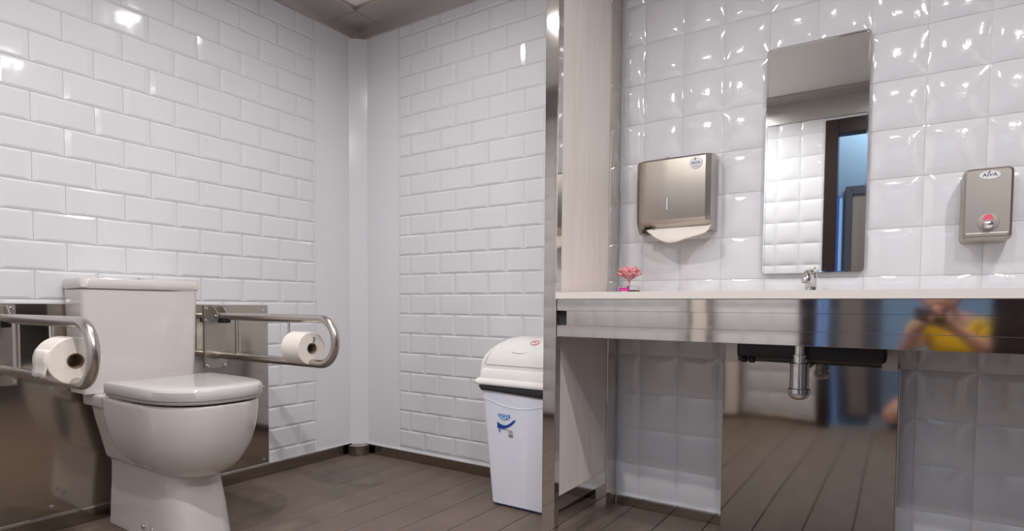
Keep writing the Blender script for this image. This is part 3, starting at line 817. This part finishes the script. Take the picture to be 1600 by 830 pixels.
pts = [P['belly'], P['chest'], P['upper'], lerp('upper', 'neck', .5), P['sR'], lerp('sR', 'eR', .55), P['sL'], lerp('sL', 'eL', .55), lerp('pelvis', 'belly', .3)]
skin_obj('shirt', pts, [(8, 0), (0, 1), (1, 2), (2, 3), (2, 4), (4, 5), (2, 6), (6, 7)], [.130, .142, .126, .075, .080, .070, .080, .070, .128], M_YEL, ph)
pts = [P['pelvis'], P['hipR'], lerp('hipR', 'kR', .72), P['hipL'], lerp('hipL', 'kL', .70), lerp('pelvis', 'belly', .4)]
skin_obj('denim_shorts', pts, [(0, 1), (1, 2), (0, 3), (3, 4), (0, 5)], [.145, .108, .085, .108, .085, .135], M_JEAN, ph)
bm = bmesh.new(); bmesh.ops.create_uvsphere(bm, u_segments=20, v_segments=12, radius=.108); bmesh.ops.scale(bm, vec=(.86, 1, .98), verts=bm.verts)
bmesh.ops.delete(bm, geom=[v for v in bm.verts if v.co.y > .045 and v.co.z < .05], context='VERTS')
bmesh.ops.translate(bm, verts=bm.verts, vec=Vector((.167, -.385, .895))-Vector((.24, -.50, 0))); link('hair', bm, M_HAIR, ph, True)
for side, (wx, hx_) in {'R': ('wR', 'hR'), 'L': ('wL', 'hL')}.items():
    hp = Vector(P[hx_]); sg = 1 if side == 'R' else -1
    for k in range(4):
        z = .020-.015*k; ln = (.9, 1, .95, .8)[k]
        p = [hp+Vector((0, .0, z)), hp+Vector((-.012*sg, .030*ln, z+.014)), hp+Vector((-.034*sg*ln, .044*ln, z+.016)), hp+Vector((-.050*sg*ln, .034, z+.012))]
        skin_obj('finger', [tuple(q) for q in p], [(0, 1), (1, 2), (2, 3)], [.010, .0095, .0088, .0078], M_SKIN, ph, sub=1)
    p = [hp+Vector((0, .0, -.01)), hp+Vector((-.024*sg, -.002, .0)), hp+Vector((-.042*sg, .006, .012))]
    skin_obj('thumb', [tuple(q) for q in p], [(0, 1), (1, 2)], [.012, .011, .009], M_SKIN, ph, sub=1)
o0 = Vector((.24, -.50, 0))
def blob(name, c, rad, sc, m, par):
    bm = bmesh.new(); bmesh.ops.create_uvsphere(bm, u_segments=12, v_segments=8, radius=rad)
    bmesh.ops.scale(bm, vec=sc, verts=bm.verts); bmesh.ops.translate(bm, verts=bm.verts, vec=Vector(c)-o0); return link(name, bm, m, par, True)
fy_ = -.278
for sx_ in (-.028, .028):
    e_ = blob('eye', (.161+sx_, fy_+.006, .866), .0095, (1.2, .8, .7), M_STICK, ph)
    blob('iris', (.161+sx_, fy_+.013, .866), .0042, (1, .6, 1), M_HAIR, e_)
    blob('eyebrow', (.161+sx_, fy_+.010, .884), .012, (1.3, .4, .28), M_HAIR, ph)
    blob('ear', (.161+sx_*2.75, -.360, .862), .018, (.45, .8, 1.3), M_SKIN, ph)
blob('nose', (.161, fy_+.012, .846), .013, (.8, 1, 1.3), M_SKIN, ph)
blob('mouth', (.161, fy_+.002, .816), .014, (1.3, .5, .35), mat('lips', (.50, .18, .15), .5), ph)
for side, x_ in (('R', .315), ('L', .02)):
    y_ = -.50 if side == 'R' else -.78
    bm = bmesh.new(); box(bm, (x_-.045-.24, y_-.12+.5, 0), (x_+.045-.24, y_+.14+.5, .065), .025, 3); link('shoe', bm, M_HAIR, ph, True, auto=60)
ck = thing('handheld_camera', (.118, -.16, .765), 'black camera held up in both hands by the kneeling person', 'camera')
bx('camera_body', (-.065, -.02, -.045), (.065, .02, .045), M_BLACK, ck, .008, 3)
bm = bmesh.new(); lathe(bm, [(.034, .018), (.036, .022), (.036, .07), (.032, .074), (.028, .070)], (-.01, 0, 0), 'Y', 24); link('lens_barrel', bm, M_BLACK, ck, True, auto=40)
bm = bmesh.new(); lathe(bm, [(.0275, .066), (.015, .070), (.0005, .071)], (-.01, 0, 0), 'Y', 24); link('front_glass', bm, M_LIQ, ck, True, auto=40)
